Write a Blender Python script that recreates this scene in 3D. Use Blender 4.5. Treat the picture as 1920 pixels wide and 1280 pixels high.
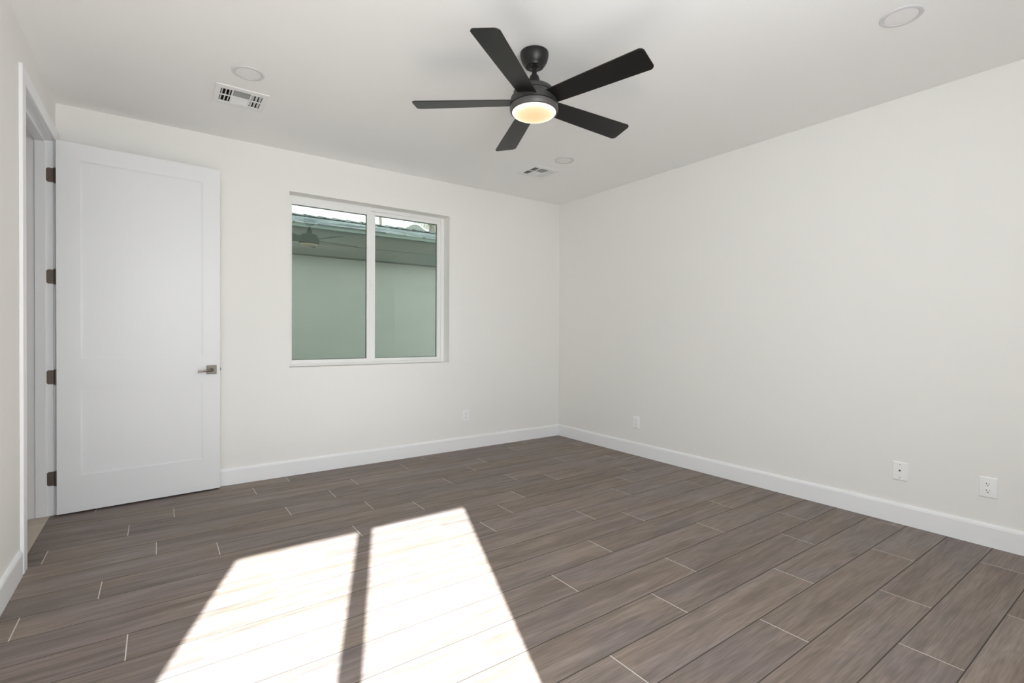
import bpy, bmesh, math, random
from mathutils import Vector, Matrix

# ---------------------------------------------------------------- scene, camera, light
S = bpy.context.scene
for o in list(bpy.data.objects):
    bpy.data.objects.remove(o)
COL = S.collection

CAM = (-3.8930, -4.4981, 1.2137)
YAW, ROLL, PITCH = 0.6192354, 0.00489063, -0.00824094
F_PX, HOR = 928.01, 632.28
fh = Vector((math.sin(YAW), math.cos(YAW), 0.0))
rh = Vector((math.cos(YAW), -math.sin(YAW), 0.0))
zh = Vector((0, 0, 1))
dn = math.sin(PITCH) * fh - math.cos(PITCH) * zh            # image-down axis before roll
axis = math.cos(PITCH) * fh + math.sin(PITCH) * zh
right = math.cos(ROLL) * rh - math.sin(ROLL) * dn
up = -(math.sin(ROLL) * rh + math.cos(ROLL) * dn)
cam_data = bpy.data.cameras.new('camera')
cam_data.sensor_width = 36.0
cam_data.lens = F_PX / 1920.0 * 36.0
cam_data.shift_y = (HOR - 640.0) / 1920.0
cam_data.clip_start = 0.05
cam = bpy.data.objects.new('camera', cam_data)
COL.objects.link(cam)
m = Matrix.Identity(4)
for i in range(3):
    m[i][0] = right[i]; m[i][1] = up[i]; m[i][2] = -axis[i]; m[i][3] = CAM[i]
cam.matrix_world = m
S.camera = cam

SKY = 4.0
SUN = 44.0
FILL = 45.0
w = bpy.data.worlds.new('sky'); S.world = w; w.use_nodes = True
nt = w.node_tree; nt.nodes.clear()
wo = nt.nodes.new('ShaderNodeOutputWorld'); bg = nt.nodes.new('ShaderNodeBackground')
tc = nt.nodes.new('ShaderNodeTexCoord'); sx = nt.nodes.new('ShaderNodeSeparateXYZ')
cr = nt.nodes.new('ShaderNodeValToRGB')
cr.color_ramp.elements[0].position = 0.0; cr.color_ramp.elements[0].color = (1.0, 0.97, 0.99, 1)
cr.color_ramp.elements[1].position = 0.8; cr.color_ramp.elements[1].color = (0.80, 0.89, 1.0, 1)
nt.links.new(tc.outputs['Generated'], sx.inputs[0]); nt.links.new(sx.outputs['Z'], cr.inputs[0])
nt.links.new(cr.outputs[0], bg.inputs[0]); bg.inputs[1].default_value = SKY
nt.links.new(bg.outputs[0], wo.inputs[0])

SAZ, SEL = math.radians(21.2), math.radians(32.3)
sd = Vector((math.sin(SAZ) * math.cos(SEL), math.cos(SAZ) * math.cos(SEL), -math.sin(SEL)))
sun_data = bpy.data.lights.new('sun', 'SUN'); sun_data.energy = SUN
sun_data.angle = math.radians(0.53); sun_data.color = (0.905, 0.955, 1.0)
sun = bpy.data.objects.new('sun', sun_data); COL.objects.link(sun)
sun.location = (-8, -12, 9); sun.rotation_euler = sd.to_track_quat('-Z', 'Y').to_euler()

# added soft fill light behind the camera, not at any window, aimed slightly down
fd = bpy.data.lights.new('fill_light', 'AREA'); fd.shape = 'RECTANGLE'; fd.size = 1.2; fd.size_y = 1.4
fd.energy = FILL; fd.color = (0.93, 0.965, 1.0)
fl = bpy.data.objects.new('fill_light', fd); COL.objects.link(fl)
fl.location = (-2.95, -4.62, 1.75); fl.rotation_euler = (math.radians(86), 0, math.radians(-27))

S.view_settings.view_transform = 'Standard'
S.view_settings.look = 'None'
S.view_settings.gamma = 1.0
S.view_settings.use_curve_mapping = False
S.view_settings.exposure = 0.17
try:
    S.cycles.max_bounces = 14; S.cycles.diffuse_bounces = 8; S.cycles.glossy_bounces = 4
    S.cycles.transparent_max_bounces = 16; S.cycles.sample_clamp_indirect = 12.0
    S.cycles.caustics_reflective = True; S.cycles.caustics_refractive = False
    S.cycles.use_denoising = True
except Exception:
    pass

# ---------------------------------------------------------------- materials
def mat(name, col, rough=0.5, metal=0.0, spec=0.5, bump=None, var=None):
    m = bpy.data.materials.new(name); m.use_nodes = True
    n = m.node_tree.nodes; l = m.node_tree.links
    b = n['Principled BSDF']
    b.inputs['Base Color'].default_value = (*col, 1); b.inputs['Roughness'].default_value = rough
    b.inputs['Metallic'].default_value = metal; b.inputs['Specular IOR Level'].default_value = spec
    if bump:
        sc, st = bump
        t = n.new('ShaderNodeTexCoord'); q = n.new('ShaderNodeTexNoise'); q.inputs['Scale'].default_value = sc
        q.inputs['Detail'].default_value = 4
        k = n.new('ShaderNodeBump'); k.inputs['Strength'].default_value = st; k.inputs['Distance'].default_value = 0.002
        l.new(t.outputs['Object'], q.inputs['Vector']); l.new(q.outputs['Fac'], k.inputs['Height'])
        l.new(k.outputs['Normal'], b.inputs['Normal'])
    if var:
        sc, c2, amt = var
        t = n.new('ShaderNodeTexCoord'); q = n.new('ShaderNodeTexNoise')
        mp = n.new('ShaderNodeMapping'); mp.inputs['Scale'].default_value = sc
        q.inputs['Scale'].default_value = 1.0; q.inputs['Detail'].default_value = 5
        r = n.new('ShaderNodeValToRGB'); r.color_ramp.elements[0].position = 0.5 - amt; r.color_ramp.elements[1].position = 0.5 + amt
        r.color_ramp.elements[0].color = (*col, 1); r.color_ramp.elements[1].color = (*c2, 1)
        l.new(t.outputs['Object'], mp.inputs[0]); l.new(mp.outputs[0], q.inputs['Vector'])
        l.new(q.outputs['Fac'], r.inputs[0]); l.new(r.outputs[0], b.inputs['Base Color'])
    return m

M_wall = mat('warm_white_wall_paint', (0.862, 0.853, 0.828), 0.75, spec=0.25, bump=(160, 0.12))
M_ceil = mat('white_ceiling_paint', (0.92, 0.918, 0.915), 0.85, spec=0.2, bump=(140, 0.10))
M_trim = mat('white_semi_gloss_trim', (0.90, 0.91, 0.93), 0.38, spec=0.45)
M_door = mat('white_door_paint', (0.83, 0.84, 0.86), 0.36, spec=0.45)
M_vinyl = mat('white_vinyl', (0.88, 0.88, 0.87), 0.35)
M_plastic = mat('white_plastic', (0.93, 0.93, 0.93), 0.3)
M_dark = mat('dark_slot', (0.012, 0.012, 0.012), 0.6)
M_duct = mat('dark_duct_metal', (0.03, 0.03, 0.028), 0.7)
M_black = mat('matte_black_metal', (0.005, 0.0048, 0.0045), 0.42, spec=0.5)
M_grey = mat('dark_grey_metal', (0.035, 0.033, 0.033), 0.45, spec=0.5)
M_blade = mat('black_blade_finish', (0.0055, 0.005, 0.0045), 0.38, spec=0.5, bump=(60, 0.05))
M_bronze = mat('brushed_bronze', (0.16, 0.125, 0.10), 0.42, metal=0.7)
M_nickel = mat('antique_nickel', (0.19, 0.17, 0.145), 0.35, metal=0.85)
M_vent = mat('white_vent_enamel', (0.86, 0.86, 0.85), 0.4)
M_diff = mat('white_lamp_diffuser', (0.86, 0.85, 0.85), 0.5)
M_trimring = mat('white_lamp_ring', (0.66, 0.66, 0.67), 0.45)
M_tile = mat('beige_hall_tile', (0.55, 0.46, 0.37), 0.45, var=((8, 8, 8), (0.66, 0.57, 0.47), 0.2))
M_stucco = mat('sage_stucco', (0.52, 0.53, 0.49), 0.9, bump=(90, 0.8), var=((1.1, 1.1, 6), (0.59, 0.60, 0.55), 0.25))
M_fascia = mat('dark_green_board', (0.10, 0.145, 0.12), 0.7, var=((0.6, 2, 3), (0.17, 0.17, 0.14), 0.15))
M_drip = mat('pale_green_trim', (0.34, 0.42, 0.38), 0.6)
M_ground = mat('brown_gravel', (0.15, 0.14, 0.12), 0.95, var=((30, 30, 30), (0.22, 0.20, 0.17), 0.2))
M_wextw = mat('exterior_stucco', (0.6, 0.57, 0.52), 0.9)
M_palmleaf = mat('palm_leaf', (0.03, 0.055, 0.028), 0.6)
M_palmdry = mat('dry_palm_leaf', (0.10, 0.08, 0.04), 0.8)
M_bark = mat('grey_brown_bark', (0.07, 0.06, 0.052), 0.9, var=((3, 3, 12), (0.11, 0.095, 0.08), 0.2))
M_white = mat('white_metal_roof', (0.75, 0.77, 0.78), 0.5)
M_fence = mat('grey_railing', (0.35, 0.37, 0.38), 0.5)

def shingle_mat():
    m = bpy.data.materials.new('grey_shingle'); m.use_nodes = True
    n = m.node_tree.nodes; l = m.node_tree.links; b = n['Principled BSDF']
    t = n.new('ShaderNodeTexCoord'); br = n.new('ShaderNodeTexBrick')
    br.inputs['Scale'].default_value = 1.0; br.inputs['Brick Width'].default_value = 0.32
    br.inputs['Row Height'].default_value = 0.14; br.inputs['Mortar Size'].default_value = 0.012
    br.inputs['Color1'].default_value = (0.12, 0.14, 0.14, 1); br.inputs['Color2'].default_value = (0.60, 0.64, 0.62, 1)
    br.inputs['Mortar'].default_value = (0.05, 0.06, 0.06, 1)
    l.new(t.outputs['Object'], br.inputs['Vector']); l.new(br.outputs['Color'], b.inputs['Base Color'])
    b.inputs['Roughness'].default_value = 0.9
    return m
M_shingle = shingle_mat()

def glass_mat(name, tint, refl_gain):
    m = bpy.data.materials.new(name); m.use_nodes = True
    n = m.node_tree.nodes; l = m.node_tree.links; n.clear()
    o = n.new('ShaderNodeOutputMaterial'); mx = n.new('ShaderNodeMixShader')
    tr = n.new('ShaderNodeBsdfTransparent'); tr.inputs[0].default_value = (*tint, 1)
    gl = n.new('ShaderNodeBsdfGlossy'); gl.inputs['Roughness'].default_value = 0.0
    gl.inputs[0].default_value = (0.92, 0.97, 0.95, 1)
    fr = n.new('ShaderNodeFresnel'); fr.inputs[0].default_value = 1.5
    ml = n.new('ShaderNodeMath'); ml.operation = 'MULTIPLY'; ml.inputs[1].default_value = refl_gain; ml.use_clamp = True
    l.new(fr.outputs[0], ml.inputs[0]); l.new(ml.outputs[0], mx.inputs[0])
    l.new(tr.outputs[0], mx.inputs[1]); l.new(gl.outputs[0], mx.inputs[2]); l.new(mx.outputs[0], o.inputs[0])
    return m
M_glass_g = glass_mat('green_tinted_glass', (0.56, 0.61, 0.575), 1.8)
M_glass_c = glass_mat('clear_glass', (0.95, 0.97, 0.96), 0.6)

def lens_mat():
    m = bpy.data.materials.new('lit_frosted_lens'); m.use_nodes = True
    n = m.node_tree.nodes; l = m.node_tree.links; b = n['Principled BSDF']
    b.inputs['Base Color'].default_value = (0.30, 0.28, 0.25, 1); b.inputs['Roughness'].default_value = 0.4
    a = n.new('ShaderNodeAttribute'); a.attribute_name = 'radius01'
    r = n.new('ShaderNodeValToRGB')
    r.color_ramp.elements[0].position = 0.25; r.color_ramp.elements[0].color = (0.80, 0.50, 0.22, 1)
    r.color_ramp.elements[1].position = 1.0; r.color_ramp.elements[1].color = (1.6, 1.35, 1.0, 1)
    e = r.color_ramp.elements.new(0.72); e.color = (0.92, 0.64, 0.34, 1)
    l.new(a.outputs['Fac'], r.inputs[0]); l.new(r.outputs[0], b.inputs['Emission Color'])
    b.inputs['Emission Strength'].default_value = 0.95
    return m
M_lens = lens_mat()

def floor_mat():
    m = bpy.data.materials.new('grey_brown_wood_plank_tile'); m.use_nodes = True
    n = m.node_tree.nodes; l = m.node_tree.links; b = n['Principled BSDF']
    N = n.new
    t = N('ShaderNodeTexCoord'); at = N('ShaderNodeAttribute'); at.attribute_name = 'plank_tone'
    ad = N('ShaderNodeVectorMath'); ad.operation = 'MULTIPLY_ADD'; ad.inputs[1].default_value = (37.0, 23.0, 11.0)
    l.new(at.outputs['Color'], ad.inputs[0]); l.new(t.outputs['Object'], ad.inputs[2])
    sp = N('ShaderNodeSeparateColor'); l.new(at.outputs['Color'], sp.inputs[0])
    # broad streaks along the plank
    m1 = N('ShaderNodeMapping'); m1.inputs['Scale'].default_value = (1.2, 14.0, 1.0); l.new(ad.outputs[0], m1.inputs[0])
    n1 = N('ShaderNodeTexNoise'); n1.inputs['Scale'].default_value = 1.0; n1.inputs['Detail'].default_value = 6
    n1.inputs['Distortion'].default_value = 1.1; n1.inputs['Roughness'].default_value = 0.55
    l.new(m1.outputs[0], n1.inputs['Vector'])
    # fine fibres
    m2 = N('ShaderNodeMapping'); m2.inputs['Scale'].default_value = (7.0, 150.0, 1.0); l.new(ad.outputs[0], m2.inputs[0])
    n2 = N('ShaderNodeTexNoise'); n2.inputs['Scale'].default_value = 1.0; n2.inputs['Detail'].default_value = 4
    n2.inputs['Distortion'].default_value = 0.3
    l.new(m2.outputs[0], n2.inputs['Vector'])
    # cathedral grain: bands bent by low frequency noise
    m3 = N('ShaderNodeMapping'); m3.inputs['Scale'].default_value = (0.9, 4.5, 1.0); l.new(ad.outputs[0], m3.inputs[0])
    n3 = N('ShaderNodeTexNoise'); n3.inputs['Scale'].default_value = 1.0; n3.inputs['Detail'].default_value = 2
    l.new(m3.outputs[0], n3.inputs['Vector'])
    mu = N('ShaderNodeMath'); mu.operation = 'MULTIPLY'; mu.inputs[1].default_value = 95.0; l.new(n3.outputs['Fac'], mu.inputs[0])
    si = N('ShaderNodeMath'); si.operation = 'SINE'; l.new(mu.outputs[0], si.inputs[0])
    # knots
    m4 = N('ShaderNodeMapping'); m4.inputs['Scale'].default_value = (1.0, 2.6, 1.0); l.new(ad.outputs[0], m4.inputs[0])
    v4 = N('ShaderNodeTexVoronoi'); v4.inputs['Scale'].default_value = 1.35; l.new(m4.outputs[0], v4.inputs['Vector'])
    kn = N('ShaderNodeMapRange'); kn.inputs['From Min'].default_value = 0.0; kn.inputs['From Max'].default_value = 0.085
    kn.inputs['To Min'].default_value = 1.0; kn.inputs['To Max'].default_value = 0.0
    l.new(v4.outputs['Distance'], kn.inputs['Value'])
    r1 = N('ShaderNodeValToRGB'); r1.color_ramp.elements[0].position = 0.30; r1.color_ramp.elements[1].position = 0.70
    r1.color_ramp.elements[0].color = (0.152, 0.119, 0.099, 1); r1.color_ramp.elements[1].color = (0.258, 0.210, 0.180, 1)
    l.new(n1.outputs['Fac'], r1.inputs[0])
    # fibre multiply
    f1 = N('ShaderNodeMapRange'); f1.inputs['From Min'].default_value = 0.3; f1.inputs['From Max'].default_value = 0.7
    f1.inputs['To Min'].default_value = 0.80; f1.inputs['To Max'].default_value = 1.18; l.new(n2.outputs['Fac'], f1.inputs['Value'])
    f2 = N('ShaderNodeMapRange'); f2.inputs['From Min'].default_value = -1; f2.inputs['From Max'].default_value = 1
    f2.inputs['To Min'].default_value = 0.955; f2.inputs['To Max'].default_value = 1.04; l.new(si.outputs[0], f2.inputs['Value'])
    f3 = N('ShaderNodeMapRange'); f3.inputs['To Min'].default_value = 1.0; f3.inputs['To Max'].default_value = 0.62
    l.new(kn.outputs[0], f3.inputs['Value'])
    f4 = N('ShaderNodeMapRange'); f4.inputs['To Min'].default_value = 0.90; f4.inputs['To Max'].default_value = 1.10
    l.new(sp.outputs[0], f4.inputs['Value'])
    p = None
    for q in (f1, f2, f3, f4):
        if p is None: p = q.outputs[0]; continue
        z = N('ShaderNodeMath'); z.operation = 'MULTIPLY'; l.new(p, z.inputs[0]); l.new(q.outputs[0], z.inputs[1]); p = z.outputs[0]
    sc = N('ShaderNodeVectorMath'); sc.operation = 'SCALE'; l.new(r1.outputs[0], sc.inputs[0]); l.new(p, sc.inputs['Scale'])
    # a faint violet or ochre cast in patches
    m5 = N('ShaderNodeMapping'); m5.inputs['Scale'].default_value = (1.5, 3.0, 1.0); l.new(ad.outputs[0], m5.inputs[0])
    n5 = N('ShaderNodeTexNoise'); n5.inputs['Scale'].default_value = 1.0; l.new(m5.outputs[0], n5.inputs['Vector'])
    r5 = N('ShaderNodeValToRGB'); r5.color_ramp.elements[0].position = 0.38; r5.color_ramp.elements[1].position = 0.62
    r5.color_ramp.elements[0].color = (0.98, 0.985, 1.07, 1); r5.color_ramp.elements[1].color = (1.03, 1.0, 0.96, 1)
    l.new(n5.outputs['Fac'], r5.inputs[0])
    mm = N('ShaderNodeVectorMath'); mm.operation = 'MULTIPLY'; l.new(sc.outputs[0], mm.inputs[0]); l.new(r5.outputs[0], mm.inputs[1])
    l.new(mm.outputs[0], b.inputs['Base Color'])
    b.inputs['Roughness'].default_value = 0.48; b.inputs['Specular IOR Level'].default_value = 0.35
    bp = N('ShaderNodeBump'); bp.inputs['Strength'].default_value = 0.12; bp.inputs['Distance'].default_value = 0.001
    l.new(n2.outputs['Fac'], bp.inputs['Height']); l.new(bp.outputs[0], b.inputs['Normal'])
    return m
M_plank = floor_mat()
M_grout = mat('light_grout', (0.66, 0.61, 0.56), 0.9)
M_seam = mat('dark_seam_grout', (0.055, 0.046, 0.039), 0.9)

# ---------------------------------------------------------------- mesh helpers
def box(bm, x0, x1, y0, y1, z0, z1, mi=0, mx=None):
    vs = [Vector((x, y, z)) for z in (z0, z1) for y in (y0, y1) for x in (x0, x1)]
    if mx is not None: vs = [mx @ v for v in vs]
    v = [bm.verts.new(q) for q in vs]
    for f in ((0, 2, 3, 1), (4, 5, 7, 6), (0, 1, 5, 4), (2, 6, 7, 3), (0, 4, 6, 2), (1, 3, 7, 5)):
        bm.faces.new([v[i] for i in f]).material_index = mi

def prism(bm, pts, z0, z1, mx=None, mi=0):
    a = [Vector((x, y, z0)) for x, y in pts]; b = [Vector((x, y, z1)) for x, y in pts]
    if mx is not None: a = [mx @ v for v in a]; b = [mx @ v for v in b]
    a = [bm.verts.new(v) for v in a]; b = [bm.verts.new(v) for v in b]
    k = len(a)
    bm.faces.new(a[::-1]).material_index = mi; bm.faces.new(b).material_index = mi
    for i in range(k):
        bm.faces.new((a[i], a[(i + 1) % k], b[(i + 1) % k], b[i])).material_index = mi

def lathe(bm, prof, seg=64, mx=None, cap=True):
    rings = []
    for r, z in prof:
        ring = []
        for i in range(seg):
            a = 2 * math.pi * i / seg
            v = Vector((r * math.cos(a), r * math.sin(a), z))
            ring.append(bm.verts.new(mx @ v if mx is not None else v))
        rings.append(ring)
    for A, B in zip(rings, rings[1:]):
        for i in range(seg):
            bm.faces.new((A[i], A[(i + 1) % seg], B[(i + 1) % seg], B[i]))
    if cap:
        bm.faces.new(rings[0][::-1]); bm.faces.new(rings[-1])

def obj(name, bm, mats, parent=None, smooth=False, bevel=0.0, loc=None, label=None):
    bmesh.ops.recalc_face_normals(bm, faces=bm.faces)
    me = bpy.data.meshes.new(name); bm.to_mesh(me); bm.free()
    for mm in (mats if isinstance(mats, (list, tuple)) else [mats]): me.materials.append(mm)
    o = bpy.data.objects.new(name, me); COL.objects.link(o)
    if parent: o.parent = parent
    if loc: o.location = loc
    if smooth:
        for p in me.polygons: p.use_smooth = True
        es = o.modifiers.new('edges', 'EDGE_SPLIT'); es.split_angle = math.radians(35)
    if bevel > 0:
        b = o.modifiers.new('bevel', 'BEVEL'); b.width = bevel; b.segments = 2; b.limit_method = 'ANGLE'
        b.angle_limit = math.radians(40)
    if label: o['label'] = label
    return o

def tag(o, label, cat, group=None, kind=None):
    o['label'] = label; o['category'] = cat
    if group: o['group'] = group
    if kind: o['kind'] = kind
    return o

def thing(name, label, cat, loc=(0, 0, 0), rz=0.0, group=None, kind=None):
    e = bpy.data.objects.new(name, None); COL.objects.link(e)
    e.location = loc; e.rotation_euler = (0, 0, rz); e.empty_display_size = 0.1
    return tag(e, label, cat, group, kind)

def plate_with_holes(bm, u0, u1, v0, v1, holes, put, mi=0):
    """closed slab pieces around rectangular holes; put(ua, ub, va, vb) adds one piece"""
    us = sorted({u0, u1, *[h[0] for h in holes], *[h[1] for h in holes]})
    vs = sorted({v0, v1, *[h[2] for h in holes], *[h[3] for h in holes]})
    for va, vb in zip(vs, vs[1:]):
        run = None
        for ua, ub in zip(us, us[1:]):
            inside = any(h[0] <= ua and ub <= h[1] and h[2] <= va and vb <= h[3] for h in holes)
            if inside:
                if run: put(run[0], run[1], va, vb); run = None
            else:
                run = (run[0], ub) if run else (ua, ub)
        if run: put(run[0], run[1], va, vb)

# ---------------------------------------------------------------- room shell
H = 2.743
WX = -4.459           # left wall face
FY = -4.80            # front wall face (behind the camera)
AX = -5.60            # the room widens here, behind the camera
JY = -3.70            # where the left wall ends
OUT = 6.30            # unseen upper walls, added to shade the neighbour's wall and roof
W1 = (-2.997, -1.477, 0.914, 2.403)      # window in the back wall
W2 = (-4.968, -3.448, 0.020, 2.403)      # tall sliding window behind the camera
DO = (-1.022, -0.100, 0.0, 2.464)        # rough door opening in the left wall

bm = bmesh.new()
plate_with_holes(bm, WX - 0.128, 0.19, 0.0, H, [W1], lambda a, b, c, d: box(bm, a, b, 0.0, 0.19, c, d))
tag(obj('wall_back', bm, M_wall), 'warm white back wall with the window and the open door in front', 'wall', kind='structure')
bm = bmesh.new()
box(bm, -7.2, 0.19, 0.0, 0.19, H, OUT)
box(bm, -7.2, 0.19, FY - 0.19, FY, H, OUT - 3.2)
box(bm, 0.0, 0.19, FY, 0.0, H, OUT)
box(bm, -7.2, -7.0, FY - 0.19, 0.19, 0, OUT)
box(bm, -7.0, WX - 0.128, 0.0, 0.19, 0, H)
box(bm, -7.0, AX, FY - 0.19, FY, 0, H)
tag(obj('wall_outside', bm, M_wextw), 'stucco outer walls, raised out of view above the room to shade the neighbouring house', 'wall', kind='structure')
bm = bmesh.new(); box(bm, 0.0, 0.19, FY - 0.19, 0.0, 0.0, H)
tag(obj('wall_right', bm, M_wall), 'plain warm white right wall with three wall plates', 'wall', kind='structure')
bm = bmesh.new()
plate_with_holes(bm, JY, 0.0, 0.0, H, [DO], lambda a, b, c, d: box(bm, WX - 0.128, WX, a, b, c, d))
tag(obj('wall_left', bm, M_wall), 'warm white left wall around the doorway', 'wall', kind='structure')
bm = bmesh.new()
box(bm, AX, WX - 0.128, JY, JY + 0.12, 0, H)
box(bm, AX - 0.12, AX, FY, JY + 0.12, 0, H)
tag(obj('wall_alcove', bm, M_wall), 'warm white wall of the recess behind the camera', 'wall', kind='structure')
bm = bmesh.new()
plate_with_holes(bm, AX, 0.0, 0.0, H, [W2], lambda a, b, c, d: box(bm, a, b, FY - 0.19, FY, c, d))
tag(obj('wall_front', bm, M_wall), 'warm white front wall behind the camera with the sunny window', 'wall', kind='structure')

VENTS = [(-3.459, -0.817), (-0.966, -0.807)]
VH = 0.131
bm = bmesh.new()
plate_with_holes(bm, -7.0, 0.19, FY - 0.19, 0.19, [(x - VH, x + VH, y - VH, y + VH) for x, y in VENTS],
                 lambda a, b, c, d: box(bm, a, b, c, d, H, H + 0.02))
tag(obj('ceiling', bm, M_ceil), 'flat white ceiling over the room', 'ceiling', kind='structure')
bm = bmesh.new(); box(bm, -7.2, 0.19, FY - 0.19, 0.19, H + 0.30, H + 0.36)
tag(obj('roof_deck', bm, M_wextw), 'flat roof deck over the room', 'roof', kind='structure')

# floor: staggered wood-look planks, 1.21 m x 0.2 m, joints read row by row
JOINTS = [-0.60, -3.30, -3.813, -4.047, -3.180, -3.907, -3.624, -4.120, -3.160, -3.429, -3.997, -3.755, -3.056,
          -2.287, -2.872, -2.018, -2.508, -1.806, -1.094, -1.518, -2.1, -2.7, -2.4, -1.9, -1.2]
PITCH_Y, PITCH_X, G = 0.2008, 1.2145, 0.0019
GS = 0.0022
rng = random.Random(5)
bm = bmesh.new()
lay = bm.loops.layers.float_color.new('plank_tone')
nrow = 0
for r, j0 in enumerate(JOINTS):
    yc = -0.489 - PITCH_Y * (r - 2)
    ya, yb = yc - PITCH_Y / 2 + GS, yc + PITCH_Y / 2 - GS
    if ya < FY or yb > 0.0:
        ya, yb = max(ya, FY + 0.001), min(yb, -0.001)
    if yb - ya < 0.01: continue
    left = -4.478 if yc > JY else AX + 0.001
    k = math.floor((left - j0) / PITCH_X) - 1
    while True:
        xa = j0 + k * PITCH_X + G; xb = j0 + (k + 1) * PITCH_X - G; k += 1
        if xa > -0.001: break
        xa, xb = max(xa, left), min(xb, -0.001)
        if xb - xa < 0.01: continue
        tone = (rng.random(), rng.random(), rng.random(), 1.0)
        if xb < -0.01:                       # light grout in the short end joint
            q = [bm.verts.new(v) for v in ((xb, ya, -0.0003), (xb + 2 * G, ya, -0.0003), (xb + 2 * G, yb, -0.0003), (xb, yb, -0.0003))]
            bm.faces.new(q).material_index = 2
        n0 = len(bm.faces)
        c = 0.0004
        lo = [(xa, ya), (xb, ya), (xb, yb), (xa, yb)]
        hi = [(xa + c, ya + c), (xb - c, ya + c), (xb - c, yb - c), (xa + c, yb - c)]
        A = [bm.verts.new((x, y, -0.010)) for x, y in lo]
        B = [bm.verts.new((x, y, -c)) for x, y in lo]
        C = [bm.verts.new((x, y, 0.0)) for x, y in hi]
        fs = [bm.faces.new(C)]
        for i in range(4):
            i2 = (i + 1) % 4
            fs.append(bm.faces.new((A[i], A[i2], B[i2], B[i]))); fs.append(bm.faces.new((B[i], B[i2], C[i2], C[i])))
        for f in fs:
            for lp in f.loops: lp[lay] = tone
box(bm, WX - 0.019, 0.0, FY, 0.0, -0.05, -0.0005, 1)
box(bm, AX, WX - 0.019, FY, JY, -0.05, -0.0005, 1)
o = obj('floor', bm, [M_plank, M_seam, M_grout])
tag(o, 'grey brown wood-look plank tile floor with light grout lines', 'floor', kind='structure')
bm = bmesh.new(); box(bm, -7.0, -4.479, JY + 0.12, 0.0, -0.05, -0.0005)
tag(obj('floor_hall', bm, M_tile), 'beige tile floor beyond the doorway', 'floor', kind='structure')

# baseboards: bevelled top edge
def baseboard(name, p0, p1, nrm, label):
    """p0,p1 ends along the wall face; nrm points into the room"""
    prof = [(0, 0), (0.0145, 0), (0.0145, 0.112), (0.0125, 0.117), (0.0125, 0.120), (0.0060, 0.131), (0, 0.131)]
    bm = bmesh.new()
    d = (Vector(p1) - Vector(p0)); n = Vector(nrm)
    A = [bm.verts.new((p0[0] + n.x * a, p0[1] + n.y * a, z)) for a, z in prof]
    B = [bm.verts.new((p1[0] + n.x * a, p1[1] + n.y * a, z)) for a, z in prof]
    k = len(prof)
    for i in range(k): bm.faces.new((A[i], A[(i + 1) % k], B[(i + 1) % k], B[i]))
    bm.faces.new(A); bm.faces.new(B[::-1])
    return tag(obj(name, bm, M_trim), label, 'baseboard', kind='structure')
baseboard('baseboard_back', (WX + 0.001, -0.0005), (-0.015, -0.0005), (0, -1), 'white baseboard along the back wall under the window')
baseboard('baseboard_right', (-0.0005, FY), (-0.0005, -0.0005), (-1, 0), 'white baseboard along the right wall')
baseboard('baseboard_left', (WX + 0.0005, JY), (WX + 0.0005, DO[0] - 0.087), (1, 0), 'white baseboard on the left wall before the doorway')

# ---------------------------------------------------------------- door frame
T = thing('trim_1', 'white door casing and jamb around the open doorway', 'door frame', (WX, 0, 0), kind='structure')
JT = 0.012
c0, c1, ch = DO[0] + JT, DO[1] - 0.005, DO[3] - 0.010    # clear opening
def casing(name, sgn):
    bm = bmesh.new()
    x0, x1 = (0.0005, 0.0175) if sgn > 0 else (-0.1455, -0.1285)
    xi, xo = (x1, x1 - 0.006) if sgn > 0 else (x0, x0 + 0.006)
    cw = 0.085
    # stepped profile: flat inner board with a thinner outer edge
    for ya, yb, za, zb in ((c0 - cw + 0.004, c0 - 0.004, 0, ch + cw), (c1 + 0.004, min(c1 + cw, -0.016), 0, ch + cw), (c0 - 0.004, c1 + 0.004, ch + 0.004, ch + cw)):
        box(bm, min(x0, x1), max(x0, x1), ya, yb, za, zb)
    return obj(name, bm, M_trim, T, bevel=0.004)
casing('casing', 1); casing('casing', -1)
bm = bmesh.new()
for ya, yb, za, zb in ((DO[0] + 0.0005, c0, 0, DO[3] - 0.0005), (c1, DO[1] - 0.0005, 0, DO[3] - 0.0005), (c0, c1, ch, DO[3] - 0.0005)):
    box(bm, -0.128, 0.0, ya, yb, za, zb)
obj('jamb', bm, M_trim, T, bevel=0.0015)
bm = bmesh.new(); sa, sb, st = -0.088, -0.038, 0.012
box(bm, sa, sb, c0, c0 + st, 0.002, ch); box(bm, sa, sb, c1 - st, c1, 0.002, ch); box(bm, sa, sb, c0 + st, c1 - st, ch - st, ch)
obj('door_stop', bm, M_trim, T, bevel=0.002)

# ---------------------------------------------------------------- door leaf
A = Vector((-4.439, -0.152)); Bp = Vector((-3.510, -0.085))
ang = math.atan2((Bp - A).y, (Bp - A).x)
LW, LH, LT = 0.930, 2.444, 0.0445
D = thing('door_1', 'white two-panel door standing open against the back wall', 'door', (A.x, A.y, 0.012), ang, kind='structure')
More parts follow.
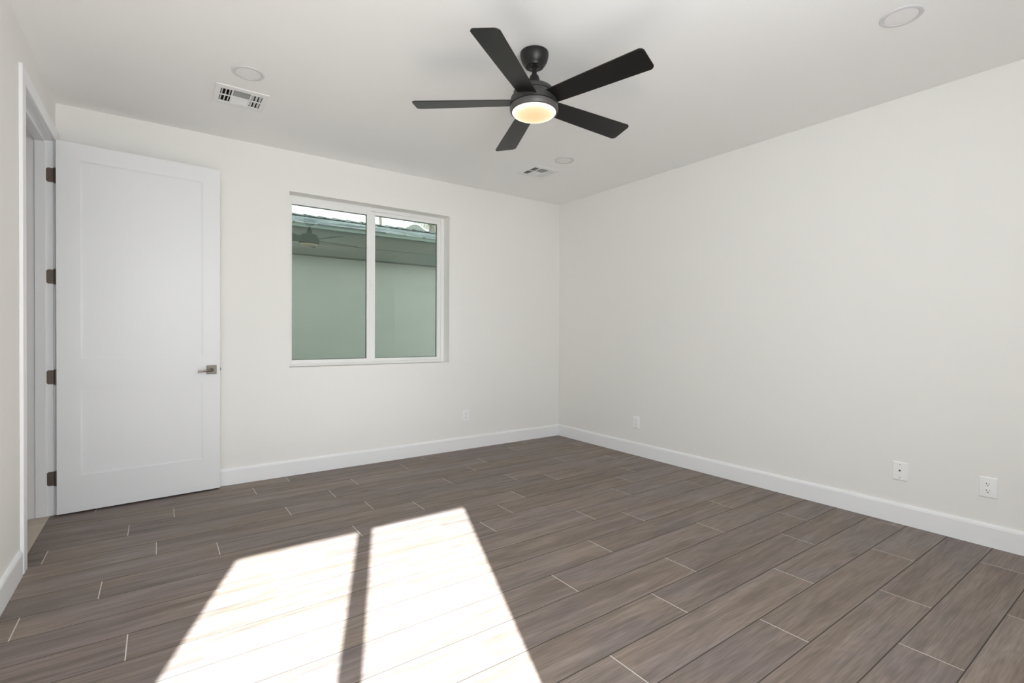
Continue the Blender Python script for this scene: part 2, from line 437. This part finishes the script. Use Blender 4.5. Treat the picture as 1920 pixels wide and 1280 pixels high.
# local: x along the leaf from the hinge edge, y = 0 front face, y = +LT back face
bm = bmesh.new()
pan = [(0.119, 0.817, 0.240, 0.827), (0.119, 0.817, 1.019, 2.333)]
plate_with_holes(bm, 0.0, LW, 0.0, LH, pan, lambda a, b, c, d: box(bm, a, b, 0.0, LT, c, d))
bmesh.ops.remove_doubles(bm, verts=bm.verts, dist=1e-5)
leaf = obj('leaf_frame', bm, M_door, D)
for (a, b, c, d) in pan:
    bm = bmesh.new()
    r = 0.009
    box(bm, a - 0.0005, b + 0.0005, r, LT - r, c - 0.0005, d + 0.0005)
    # small sticking bead around the panel
    for y0, y1 in ((r - 0.005, r + 0.001), (LT - r - 0.001, LT - r + 0.005)):
        for q in ((a, a + 0.006, c, d), (b - 0.006, b, c, d), (a, b, c, c + 0.006), (a, b, d - 0.006, d)):
            box(bm, q[0], q[1], y0, y1, q[2], q[3])
    obj('panel', bm, M_door, D)
for zc in (2.221, 1.558, 0.899, 0.232):
    hb = bmesh.new()
    # jamb leaf lies on the jamb face; the barrel stands at the door's corner
    inv = Matrix.Rotation(-ang, 4, 'Z') @ Matrix.Translation((-A.x, -A.y, 0))
    x0, x1, yj = WX - 0.033, WX + 0.012, c1
    prof = [(x0, zc - 0.046 + 0.008), (x0 + 0.008, zc - 0.046), (x1, zc - 0.046), (x1, zc + 0.046), (x0 + 0.008, zc + 0.046), (x0, zc + 0.046 - 0.008)]
    V0 = [hb.verts.new(inv @ Vector((x, yj - 0.0004, z))) for x, z in prof]
    V1 = [hb.verts.new(inv @ Vector((x, yj - 0.0030, z))) for x, z in prof]
    hb.faces.new(V0); hb.faces.new(V1[::-1])
    for i in range(6): hb.faces.new((V0[i], V0[(i + 1) % 6], V1[(i + 1) % 6], V1[i]))
    pm = inv @ Matrix.Translation((WX + 0.010, yj - 0.006, zc))
    lathe(hb, [(0.0055, -0.050), (0.0075, -0.046), (0.0075, 0.046), (0.0055, 0.050)], 16, pm)
    hinge = obj('hinge', hb, M_bronze, D, label='brown bronze hinge')
    for dz in (-0.030, 0.0, 0.030):
        sb_ = bmesh.new()
        lathe(sb_, [(0.0034, -0.0005), (0.0026, 0.0008)], 12, inv @ Matrix.Translation((WX - 0.018 + (0.012 if dz == 0 else 0), yj - 0.0031, zc + dz)) @ Matrix.Rotation(math.pi / 2, 4, 'X'))
        obj('screw', sb_, M_bronze, hinge)
# handle
hz, hx = 0.914, 0.8735
bm = bmesh.new(); box(bm, hx - 0.033, hx + 0.033, -0.009, 0.0, hz - 0.033, hz + 0.033)
ros = obj('rosette', bm, M_nickel, D, bevel=0.002)
bm = bmesh.new()
pts = [(0.0, -0.012, 0.0), (0.0, -0.030, 0.0), (-0.004, -0.045, 0.0), (-0.016, -0.053, -0.0005), (-0.045, -0.056, -0.002),
       (-0.075, -0.055, -0.0045), (-0.096, -0.052, -0.007)]
hw = [(0.011, 0.011), (0.010, 0.010), (0.010, 0.009), (0.006, 0.0095), (0.0045, 0.0085), (0.004, 0.008), (0.0038, 0.0078)]
prev = None
for i, (x, y, z) in enumerate(pts):
    a = Vector(pts[max(0, i - 1)]); b = Vector(pts[min(len(pts) - 1, i + 1)]); tdir = (b - a).normalized()
    side = tdir.cross(Vector((0, 0, 1))).normalized()
    u_, v_ = hw[i]
    ring = []
    for k in range(12):
        th = 2 * math.pi * k / 12
        cx, cz = math.cos(th), math.sin(th)
        sx_ = (abs(cx) ** 0.6) * (1 if cx >= 0 else -1); sz_ = (abs(cz) ** 0.6) * (1 if cz >= 0 else -1)
        q = Vector((x, y, z)) + side * (u_ * sx_) + Vector((0, 0, 1)) * (v_ * sz_)
        ring.append(bm.verts.new((hx + q.x, q.y, hz - 0.002 + q.z)))
    if prev:
        for k in range(12): bm.faces.new((prev[k], prev[(k + 1) % 12], ring[(k + 1) % 12], ring[k]))
    else: bm.faces.new(ring[::-1])
    prev = ring
bm.faces.new(prev)
lathe(bm, [(0.014, 0.0), (0.013, 0.006), (0.010, 0.008)], 20, Matrix.Translation((hx, -0.008, hz - 0.002)) @ Matrix.Rotation(math.pi / 2, 4, 'X'))
obj('lever', bm, M_nickel, ros, smooth=True)
bm = bmesh.new(); box(bm, hx - 0.033, hx + 0.033, LT, LT + 0.009, hz - 0.033, hz + 0.033)
obj('rosette', bm, M_nickel, D, bevel=0.002)
bm = bmesh.new()
prism(bm, [(LW - 0.001, 0.012), (LW + 0.010, 0.026), (LW + 0.010, 0.030), (LW - 0.001, 0.032)], hz - 0.010, hz + 0.012)
obj('latch', bm, M_nickel, D)

# ---------------------------------------------------------------- windows
def build_window(name, label, x0, y0, z0, rz, glass, Ht=1.489):
    """local x runs along the wall, +y to the outside, z up from the sill; 1.52 x 1.489 opening"""
    Wd = 1.520
    e = thing(name, label, 'window', (x0, y0, z0), rz, kind='structure')
    g = 0.001
    bm = bmesh.new()      # outer frame
    for a, b, c, d in ((g, 0.016, g, Ht - g), (Wd - 0.040, Wd - g, g, Ht - g), (0.016, Wd - 0.040, g, 0.026), (0.016, Wd - 0.040, Ht - 0.036, Ht - g)):
        box(bm, a, b, 0.112, 0.170, c, d)
    obj('frame', bm, M_vinyl, e, bevel=0.003)
    bm = bmesh.new()      # fixed light's bead
    for a, b, c, d in ((0.742, 0.787, 0.026, Ht - 0.036), (Wd - 0.073, Wd - 0.040, 0.026, Ht - 0.036), (0.787, Wd - 0.073, 0.026, 0.055), (0.787, Wd - 0.073, Ht - 0.068, Ht - 0.036)):
        box(bm, a, b, 0.126, 0.162, c, d)
    obj('fixed_sash', bm, M_vinyl, e, bevel=0.002)
    bm = bmesh.new()      # sliding sash
    for a, b, c, d in ((0.016, 0.040, 0.022, Ht - 0.032), (0.700, 0.741, 0.022, Ht - 0.032), (0.040, 0.700, 0.022, 0.057), (0.040, 0.700, Ht - 0.078, Ht - 0.032)):
        box(bm, a, b, 0.104, 0.134, c, d)
    s = obj('sliding_sash', bm, M_vinyl, e, bevel=0.002)
    bm = bmesh.new(); box(bm, 0.727, 0.753, 0.092, 0.104, 0.70, 0.80); box(bm, 0.733, 0.747, 0.084, 0.094, 0.735, 0.775)
    obj('latch', bm, M_vinyl, s, bevel=0.002)
    bm = bmesh.new(); box(bm, 0.040, 0.700, 0.118, 0.124, 0.057, Ht - 0.078)
    obj('pane', bm, glass, s)
    bm = bmesh.new(); box(bm, 0.787, Wd - 0.073, 0.142, 0.148, 0.055, Ht - 0.068)
    obj('pane', bm, glass, e)
    bm = bmesh.new()      # dark spacer bars round both panes
    for (a, b, c, d, y) in ((0.040, 0.700, 0.057, Ht - 0.078, 0.125), (0.787, Wd - 0.073, 0.055, Ht - 0.068, 0.149)):
        q = 0.0035
        for p in ((a, a + q, c, d), (b - q, b, c, d), (a + q, b - q, c, c + q), (a + q, b - q, d - q, d)):
            box(bm, p[0], p[1], y, y + 0.008, p[2], p[3])
    obj('glazing_seal', bm, M_grey, e)
    return e
build_window('window_1', 'white vinyl sliding window with green-tinted glass in the back wall', W1[0], 0.0, W1[2], 0.0, M_glass_g)
build_window('window_2', 'tall white sliding window behind the camera that lets the sun in', W2[1], FY, W2[2], math.pi, M_glass_c, W2[3] - W2[2])

# ---------------------------------------------------------------- ceiling fan
FX, FYC = -2.2260, -2.3570
FAN = thing('ceiling_fan', 'matte black five-blade ceiling fan with a lit round lamp', 'ceiling fan', (FX, FYC, H))
bm = bmesh.new()
lathe(bm, [(0.070, -0.0005), (0.0765, -0.003), (0.0775, -0.015), (0.0745, -0.034), (0.068, -0.052), (0.060, -0.066), (0.052, -0.074), (0.050, -0.079), (0.030, -0.080)], 64)
can = obj('canopy', bm, M_black, FAN, smooth=True)
for a_ in (-2.6, -1.75, 1.0):
    bm = bmesh.new()
    lathe(bm, [(0.0035, 0.0), (0.0035, -0.002), (0.002, -0.003)], 12, Matrix.Translation((0.036 * math.cos(a_), 0.036 * math.sin(a_), -0.080)))
    obj('screw', bm, M_nickel, can)
# everything under the ball joint hangs very slightly off plumb
nrm = Vector((0.0253, 0.0284, 1.0)).normalized()
tilt = Vector((0, 0, 1)).rotation_difference(nrm).to_matrix().to_4x4()
PV = Vector((0, 0, -0.068))
TM = Matrix.Translation(PV) @ tilt
def zl(z): return (z - H) - PV.z
bm = bmesh.new(); lathe(bm, [(0.028, zl(2.672)), (0.028, zl(2.664)), (0.0135, zl(2.655)), (0.0135, zl(2.600))], 32, TM)
obj('downrod', bm, M_black, FAN, smooth=True)
bm = bmesh.new(); lathe(bm, [(0.018, zl(2.617)), (0.023, zl(2.614)), (0.026, zl(2.606)), (0.036, zl(2.570)), (0.040, zl(2.545))], 40, TM)
obj('coupling_cover', bm, M_black, FAN, smooth=True)
bm = bmesh.new()
lathe(bm, [(0.040, zl(2.556)), (0.075, zl(2.550)), (0.100, zl(2.538)), (0.112, zl(2.524)), (0.114, zl(2.508)), (0.110, zl(2.506)), (0.110, zl(2.500)),
           (0.118, zl(2.498)), (0.1275, zl(2.486)), (0.1300, zl(2.468)), (0.1300, zl(2.446))], 72, TM)
obj('motor_housing', bm, M_grey, FAN, smooth=True)
bm = bmesh.new()
lathe(bm, [(0.120, zl(2.446)), (0.126, zl(2.444)), (0.126, zl(2.441)), (0.1315, zl(2.439)), (0.1320, zl(2.425)), (0.1275, zl(2.414)), (0.121, zl(2.410)), (0.1175, zl(2.412))], 72, TM)
obj('lamp_ring', bm, mat('grey_lamp_ring', (0.085, 0.078, 0.078), 0.4), FAN, smooth=True, label='lighter grey ring around the lamp')
bm = bmesh.new()
RL = 0.1185
prof = [(RL, zl(2.415))] + [(RL * math.cos(t), zl(2.411) - 0.018 * math.sin(t)) for t in [math.radians(a) for a in (0, 12, 25, 38, 50, 62, 74, 84)]]
lathe(bm, prof, 72, TM)
ci = TM.inverted()
lay2 = bm.verts.layers.float.new('radius01')
for v in bm.verts:
    q = ci @ v.co; v[lay2] = min(1.0, math.hypot(q.x, q.y) / RL)
bm.faces.ensure_lookup_table()
# finer centre fan so the glow stays smooth
obj('lamp_lens', bm, M_lens, FAN, smooth=True, label='glowing warm frosted lens')
BZ, BR, BW, BP = 2.469, 0.660, 0.145, 0.2116
def blade_outline():
    pts = []
    r0, r1 = 0.085, BR
    w0, w1 = 0.105 / 2, BW / 2
    def hwid(r): return w0 + (w1 - w0) * min(1, (r - r0) / (r1 - r0)) ** 0.8
    rs = [r0 + (r1 - 0.024 - r0) * i / 10 for i in range(11)]
    for r in rs: pts.append((r, -hwid(r)))
    rc = 0.024
    for i in range(1, 7):
        t = math.radians(15 * i); pts.append((r1 - rc + rc * math.sin(t), -(w1 - rc) - rc * math.cos(t)))
    for i in range(0, 7):
        t = math.radians(90 - 15 * i); pts.append((r1 - rc + rc * math.sin(t), (w1 - rc) + rc * math.cos(t)))
    for r in reversed(rs[:-1]): pts.append((r, hwid(r)))
    return pts
for i in range(5):
    a = math.radians(-146.7) - 0.003 + i * math.radians(72)
    bm = bmesh.new()
    # pitch about the blade's own axis: the counter-clockwise edge hangs lower
    mx = TM @ Matrix.Translation((0, 0, zl(BZ))) @ Matrix.Rotation(a, 4, 'Z') @ Matrix.Rotation(-BP, 4, 'X')
    prism(bm, blade_outline(), -0.003, 0.003, mx)
    obj('blade', bm, M_blade, FAN, bevel=0.0015)

# ---------------------------------------------------------------- ceiling vents
def build_vent(label, x, y):
    e = thing('air_vent', label, 'air vent', (x, y, H), group='square ceiling air vents')
    bm = bmesh.new(); s = 0.149
    hol = [(-0.118, -0.056, -0.098, -0.004), (-0.118, -0.056, 0.004, 0.098), (0.056, 0.118, -0.098, -0.004), (0.056, 0.118, 0.004, 0.098),
           (-0.048, 0.048, -0.106, -0.004), (-0.048, 0.048, 0.004, 0.106)]
    plate_with_holes(bm, -s, s, -s, s, hol, lambda a, b, c, d: box(bm, a, b, c, d, -0.006, -0.0005))
    bmesh.ops.remove_doubles(bm, verts=bm.verts, dist=1e-6)
    obj('face_plate', bm, M_vent, e)
    def slat(c, along, length, lean, parent):
        b2 = bmesh.new(); w_, t_ = 0.0145, 0.0010
        R = (Matrix.Rotation(lean, 4, 'Y') if along == 'y' else Matrix.Rotation(lean, 4, 'X'))
        mx = Matrix.Translation((c[0], c[1], 0.001)) @ R
        if along == 'y': box(b2, -w_ / 2, w_ / 2, -length / 2, length / 2, -t_ / 2, t_ / 2, 0, mx)
        else: box(b2, -length / 2, length / 2, -w_ / 2, w_ / 2, -t_ / 2, t_ / 2, 0, mx)
        obj('louver', b2, M_vent, parent)
    for sx_ in (-1, 1):
        for yc in (-0.051, 0.051):
            for k in range(3):
                slat((sx_ * (0.066 + 0.021 * k), yc), 'y', 0.094, math.radians(48) * sx_, e)
    for sy_ in (-1, 1):
        for k in range(6):
            slat((0, sy_ * (0.012 + 0.0172 * k)), 'x', 0.096, math.radians(-48) * sy_, e)
    bm = bmesh.new()   # duct box above, open below
    q, hh = 0.128, 0.22
    for a, b, c, d in ((-q, -q + 0.004, -q, q), (q - 0.004, q, -q, q), (-q, q, -q, -q + 0.004), (-q, q, q - 0.004, q)):
        box(bm, a, b, c, d, 0.0, hh)
    box(bm, -q, q, -q, q, hh, hh + 0.004)
    obj('duct_box', bm, M_duct, e)
build_vent('square white ceiling vent above the open door, beside the left recessed lamp', *VENTS[0])
build_vent('square white ceiling vent near the far corner, beyond the fan', *VENTS[1])

# ---------------------------------------------------------------- recessed lamps
def build_downlight(label, x, y):
    e = thing('recessed_lamp', label, 'ceiling light', (x, y, H), group='round flush ceiling lamps, switched off')
    bm = bmesh.new()
    lathe(bm, [(0.066, -0.0005), (0.086, -0.0005), (0.086, -0.0030), (0.082, -0.0065), (0.070, -0.0075), (0.066, -0.0050)], 64, cap=False)
    A = [v for v in bm.verts]
    n = 64
    for i in range(n): bm.faces.new((A[i], A[(i + 1) % n], A[5 * n + (i + 1) % n], A[5 * n + i]))
    obj('trim_ring', bm, M_trimring, e, smooth=True)
    bm = bmesh.new(); lathe(bm, [(0.0655, -0.0008), (0.0655, -0.0042), (0.05, -0.0052), (0.02, -0.0056)], 64)
    obj('diffuser', bm, M_diff, e, smooth=True)
build_downlight('round white flush lamp beside the vent above the door', -3.462, -1.198)
build_downlight('small round white flush lamp beyond the fan near the far corner', -0.983, -1.196)
build_downlight('round white flush lamp at the upper right, alone on the ceiling', -0.995, -3.635)

# ---------------------------------------------------------------- wall plates
def build_outlet(label, loc, rz, grp='white duplex wall outlets', w_=0.080, h_=0.120):
    """local: plate face looks along -y, back on the wall"""
    e = thing('wall_outlet', label, 'outlet', loc, rz, group=grp)
    bm = bmesh.new(); W_, Hh = w_ / 2, h_ / 2
    A = [(-W_, -Hh), (W_, -Hh), (W_, Hh), (-W_, Hh)]
    i_ = 0.006
    B = [(-W_ + i_, -Hh + i_), (W_ - i_, -Hh + i_), (W_ - i_, Hh - i_), (-W_ + i_, Hh - i_)]
    va = [bm.verts.new((x, -0.0003, z)) for x, z in A]; vb = [bm.verts.new((x, -0.002, z)) for x, z in A]; vc = [bm.verts.new((x, -0.006, z)) for x, z in B]
    bm.faces.new(va); bm.faces.new(vc)
    for p, q in ((va, vb), (vb, vc)):
        for i in range(4): bm.faces.new((p[i], p[(i + 1) % 4], q[(i + 1) % 4], q[i]))
    obj('plate', bm, M_plastic, e, bevel=0.001)
    for s in (-1, 1):
        zc = s * 0.0195
        bm = bmesh.new()
        pts = []
        for k in range(28):
            t = 2 * math.pi * k / 28
            pts.append((max(-0.0165, min(0.0165, 0.0172 * math.cos(t))), max(-0.0142, min(0.0142, 0.0172 * math.sin(t)))))
        prism(bm, pts, 0.0, 0.0035, Matrix.Translation((0, -0.0055, zc)) @ Matrix.Rotation(math.pi / 2, 4, 'X'))
        r = obj('receptacle', bm, M_plastic, e)
        bm = bmesh.new(); y0, y1 = -0.0094, -0.0088
        box(bm, -0.0078, -0.0054, y0, y1, zc - 0.001, zc + 0.0075); box(bm, 0.0054, 0.0074, y0, y1, zc + 0.0005, zc + 0.0065)
        lathe(bm, [(0.0028, 0.0), (0.0028, 0.0006)], 14, Matrix.Translation((0, -0.0088, zc - 0.0075)) @ Matrix.Rotation(math.pi / 2, 4, 'X'))
        obj('slots', bm, M_dark, r)
    bm = bmesh.new(); lathe(bm, [(0.003, 0), (0.0024, 0.0012)], 14, Matrix.Translation((0, -0.006, 0)) @ Matrix.Rotation(math.pi / 2, 4, 'X'))
    obj('screw', bm, M_plastic, e)
    return e
RZ = -math.pi / 2          # local -y becomes world -x (right wall)
build_outlet('white duplex outlet on the back wall, right of the window', (-1.279, 0.0, 0.348), 0.0)
build_outlet('white duplex outlet on the right wall, nearest the far corner', (0.0, -1.190, 0.328), RZ)
build_outlet('white duplex outlet on the right wall, at the right edge of the photo', (0.0, -3.776, 0.339), RZ, w_=0.082)
e = thing('cable_wall_plate', 'white wall plate with one dark cable socket on the right wall', 'wall plate', (0, -3.359, 0.3375), RZ)
bm = bmesh.new()
A_ = [(-0.0405, -0.060), (0.0405, -0.060), (0.0405, 0.060), (-0.0405, 0.060)]
va = [bm.verts.new((x, -0.0003, z)) for x, z in A_]; vb = [bm.verts.new((x, -0.002, z)) for x, z in A_]
vc = [bm.verts.new((x * 0.86, -0.006, z * 0.905)) for x, z in A_]
bm.faces.new(va); bm.faces.new(vc)
for p, q in ((va, vb), (vb, vc)):
    for i in range(4): bm.faces.new((p[i], p[(i + 1) % 4], q[(i + 1) % 4], q[i]))
obj('plate', bm, M_plastic, e, bevel=0.001)
RX = Matrix.Rotation(math.pi / 2, 4, 'X')
bm = bmesh.new()
lathe(bm, [(0.0058, 0.0), (0.0058, 0.0015), (0.0045, 0.002), (0.0042, 0.0085), (0.0020, 0.0085)], 6, Matrix.Translation((0, -0.006, 0.004)) @ RX)
obj('cable_socket', bm, M_dark, e)
for dz in (-0.042, 0.042):
    bm = bmesh.new(); lathe(bm, [(0.0026, 0), (0.002, 0.001)], 12, Matrix.Translation((0, -0.006, dz)) @ RX)
    obj('screw', bm, M_nickel, e)

# ---------------------------------------------------------------- outside
bm = bmesh.new(); box(bm, -30, 30, -30, 40, -0.30, -0.10)
tag(obj('ground', bm, M_ground), 'brown gravel ground outside the window', 'ground', kind='structure')
NY = 2.90                       # neighbour's wall face
NH = thing('neighbouring_house', 'sage green stucco house with dark eave board and grey shingle roof outside the window', 'house', (0, NY, -0.1))
bm = bmesh.new(); box(bm, -9, 7, 0.0, 0.2, 0, 2.55)
obj('wall', bm, M_stucco, NH)
bm = bmesh.new()
box(bm, -9, 7, -0.16, -0.12, 2.395, 2.56); box(bm, -9, 7, -0.155, -0.12, 2.565, 2.765)
box(bm, -9, 7, -0.12, 0.0, 2.395, 2.42)
for xs in (-6.6, -3.1, -0.55, 2.0): box(bm, xs, xs + 0.006, -0.1615, -0.154, 2.40, 2.56)
for xs in (-5.0, -1.05, 1.0): box(bm, xs, xs + 0.006, -0.1565, -0.149, 2.57, 2.76)
obj('fascia', bm, M_fascia, NH)
bm = bmesh.new(); box(bm, -9, 7, -0.185, -0.14, 2.765, 2.81)
obj('drip_edge', bm, M_drip, NH)
# roof: courses of shingles as shallow steps
bm = bmesh.new(); slope = 0.27; n_c = 12; dy = 0.135
for i in range(n_c):
    y0 = -0.20 + i * dy; z0 = 2.81 + i * dy * slope
    x = -9.0 + (i % 2) * 0.16
    V = [(x, y0, z0), (7, y0, z0), (7, y0 + dy + 0.03, z0 + (dy + 0.03) * slope), (x, y0 + dy + 0.03, z0 + (dy + 0.03) * slope)]
    a = [bm.verts.new(v) for v in V]; b = [bm.verts.new((v[0], v[1], v[2] + 0.014)) for v in V]
    bm.faces.new(a[::-1]); bm.faces.new(b)
    for k in range(4): bm.faces.new((a[k], a[(k + 1) % 4], b[(k + 1) % 4], b[k]))
yr = -0.20 + n_c * dy; zr = 2.81 + n_c * dy * slope
box(bm, -9, 7, yr, yr + 0.1, 2.3, zr)
obj('roof', bm, M_shingle, NH)
bm = bmesh.new()
x = -9.0
while x < 7:
    mx = Matrix.Translation((x, yr, zr + 0.012)) @ Matrix.Rotation(0.07, 4, 'Y')
    box(bm, 0, 0.31, -0.13, 0.13, 0, 0.014, 0, mx); x += 0.235
obj('ridge_caps', bm, M_shingle, NH)

def at(px, py, Y):
    """world point on the plane y = Y seen at a pixel of the photograph: used once to survey where far things stand"""
    d = axis * F_PX + (px - 960) * right - (py - HOR) * up
    t = (Y - CAM[1]) / d.y
    return Vector(CAM) + d * t

def palm(name, label, base, top, rad, crown, dry):
    e = thing(name, label, 'palm tree', (base.x, base.y, -0.1))
    bm = bmesh.new()
    n_ = 14
    prev = None
    for i in range(n_ + 1):
        f = i / n_
        c = Vector((0, 0, 0)).lerp(Vector((top.x - base.x, top.y - base.y, top.z + 0.1)), f)
        ring = [bm.verts.new((c.x + rad * (1.15 - 0.3 * f) * math.cos(t), c.y + rad * (1.15 - 0.3 * f) * math.sin(t), c.z)) for t in [2 * math.pi * k / 10 for k in range(10)]]
        if prev:
            for k in range(10): bm.faces.new((prev[k], prev[(k + 1) % 10], ring[(k + 1) % 10], ring[k]))
        prev = ring
    obj('trunk', bm, M_bark, e, smooth=True)
    if not crown: return e
    rg = random.Random(3)
    tp = Vector((top.x - base.x, top.y - base.y, top.z + 0.1))
    for i in range(26):
        a = i * 2.399; el = 0.9 - 1.9 * (i / 25)
        L = crown * (0.85 + 0.3 * rg.random())
        bm = bmesh.new()
        # rachis arcs out and droops; a fan of hanging leaflets along it
        P = []
        for k in range(9):
            f = k / 8
            r_ = L * f * math.cos(el * 0.6); z_ = L * (math.sin(el) * f - 0.75 * f * f)
            P.append(tp + Vector((r_ * math.cos(a), r_ * math.sin(a), z_)))
        sd_ = Vector((-math.sin(a), math.cos(a), 0))
        for k in range(8):
            for j in range(3):
                q = P[k].lerp(P[k + 1], j / 3)
                for s in (-1, 1):
                    ln = L * 0.42 * (1 - 0.55 * k / 8) * (0.8 + 0.4 * rg.random())
                    tip = q + sd_ * s * ln * 0.55 + (P[k + 1] - P[k]).normalized() * ln * 0.35 + Vector((0, 0, -ln * 0.75))
                    wv = (P[k + 1] - P[k]).normalized() * 0.018
                    th = Vector((0, 0, 0.004))
                    v = [bm.verts.new(z) for z in (q - wv, q + wv, tip, q + th)]
                    bm.faces.new((v[0], v[1], v[2])); bm.faces.new((v[0], v[2], v[3])); bm.faces.new((v[1], v[3], v[2])); bm.faces.new((v[0], v[3], v[1]))
        for p_, q_ in zip(P, P[1:]):
            v = [bm.verts.new(z) for z in (p_ + sd_ * 0.012, p_ - sd_ * 0.012, q_ - sd_ * 0.012, q_ + sd_ * 0.012)]; bm.faces.new(v)
        obj('frond', bm, M_palmdry if (i % 4 == 3 or el < -0.6) else M_palmleaf, e)
    return e
tpp = at(802, 396, 17.0); bs = Vector((tpp.x + 0.25, 17.0, 0))
palm('palm_tree', 'palm with drooping green fronds beyond the neighbour roof', bs, tpp + Vector((0.2, 0, 0.25)), 0.13, 1.25, True)
p0 = at(719, 425, 14.0); p1 = at(714, 390, 14.0)
palm('bare_tree', 'slender leaning bare trunk beyond the roof, left in the right pane', Vector((p0.x + 0.22, 14, 0)), p1 + (p1 - p0) * 0.6, 0.055, 0, False)
q0 = at(817, 425, 13.0)
palm('palm_tree', 'thick brown palm trunk at the right edge of the window', Vector((q0.x, 13, 0)), Vector((q0.x + 0.05, 13, q0.z + 1.6)), 0.13, 0, False)
# white arched roof structure
ca = at(766, 436, 9.0)
e = thing('arched_canopy', 'white arched metal canopy peeking over the neighbour roof', 'canopy', (ca.x, 9.0, -0.1))
bm = bmesh.new(); n_ = 20; R_ = 0.42; topz = at(766, 424, 9.0).z + 0.1
prev = None
for i in range(n_ + 1):
    t = -1 + 2 * i / n_
    hgt = topz - 0.20 * (1 - math.exp(-(t * 1.8) ** 2)) / (1 - math.exp(-3.24))
    x = t * R_ * 1.25
    r = [bm.verts.new((x, -0.5, hgt)), bm.verts.new((x, 0.5, hgt)), bm.verts.new((x, 0.5, hgt - 0.03)), bm.verts.new((x, -0.5, hgt - 0.03))]
    if prev:
        for k in range(4): bm.faces.new((prev[k], prev[(k + 1) % 4], r[(k + 1) % 4], r[k]))
    else: bm.faces.new(r[::-1])
    prev = r
bm.faces.new(prev)
obj('roof_sheet', bm, M_white, e)
bm = bmesh.new()
for xx in (-0.4, 0.4):
    for yy in (-0.4, 0.4): box(bm, xx - 0.03, xx + 0.03, yy - 0.03, yy + 0.03, 0, topz - 0.16)
obj('posts', bm, M_white, e)
r0 = at(735, 420, 10.0); r1 = at(760, 422, 10.0)
e = thing('balcony_railing', 'thin grey railing beyond the neighbour roof', 'railing', (r0.x, 10.0, -0.1))
bm = bmesh.new(); wz = r0.z + 0.1; ln = r1.x - r0.x
box(bm, 0, ln, -0.01, 0.01, wz - 0.02, wz)
obj('top_rail', bm, M_fence, e)
bm = bmesh.new()
for i in range(9): box(bm, i * ln / 8 - 0.006, i * ln / 8 + 0.006, -0.008, 0.008, 0, wz - 0.02)
obj('balusters', bm, M_fence, e)
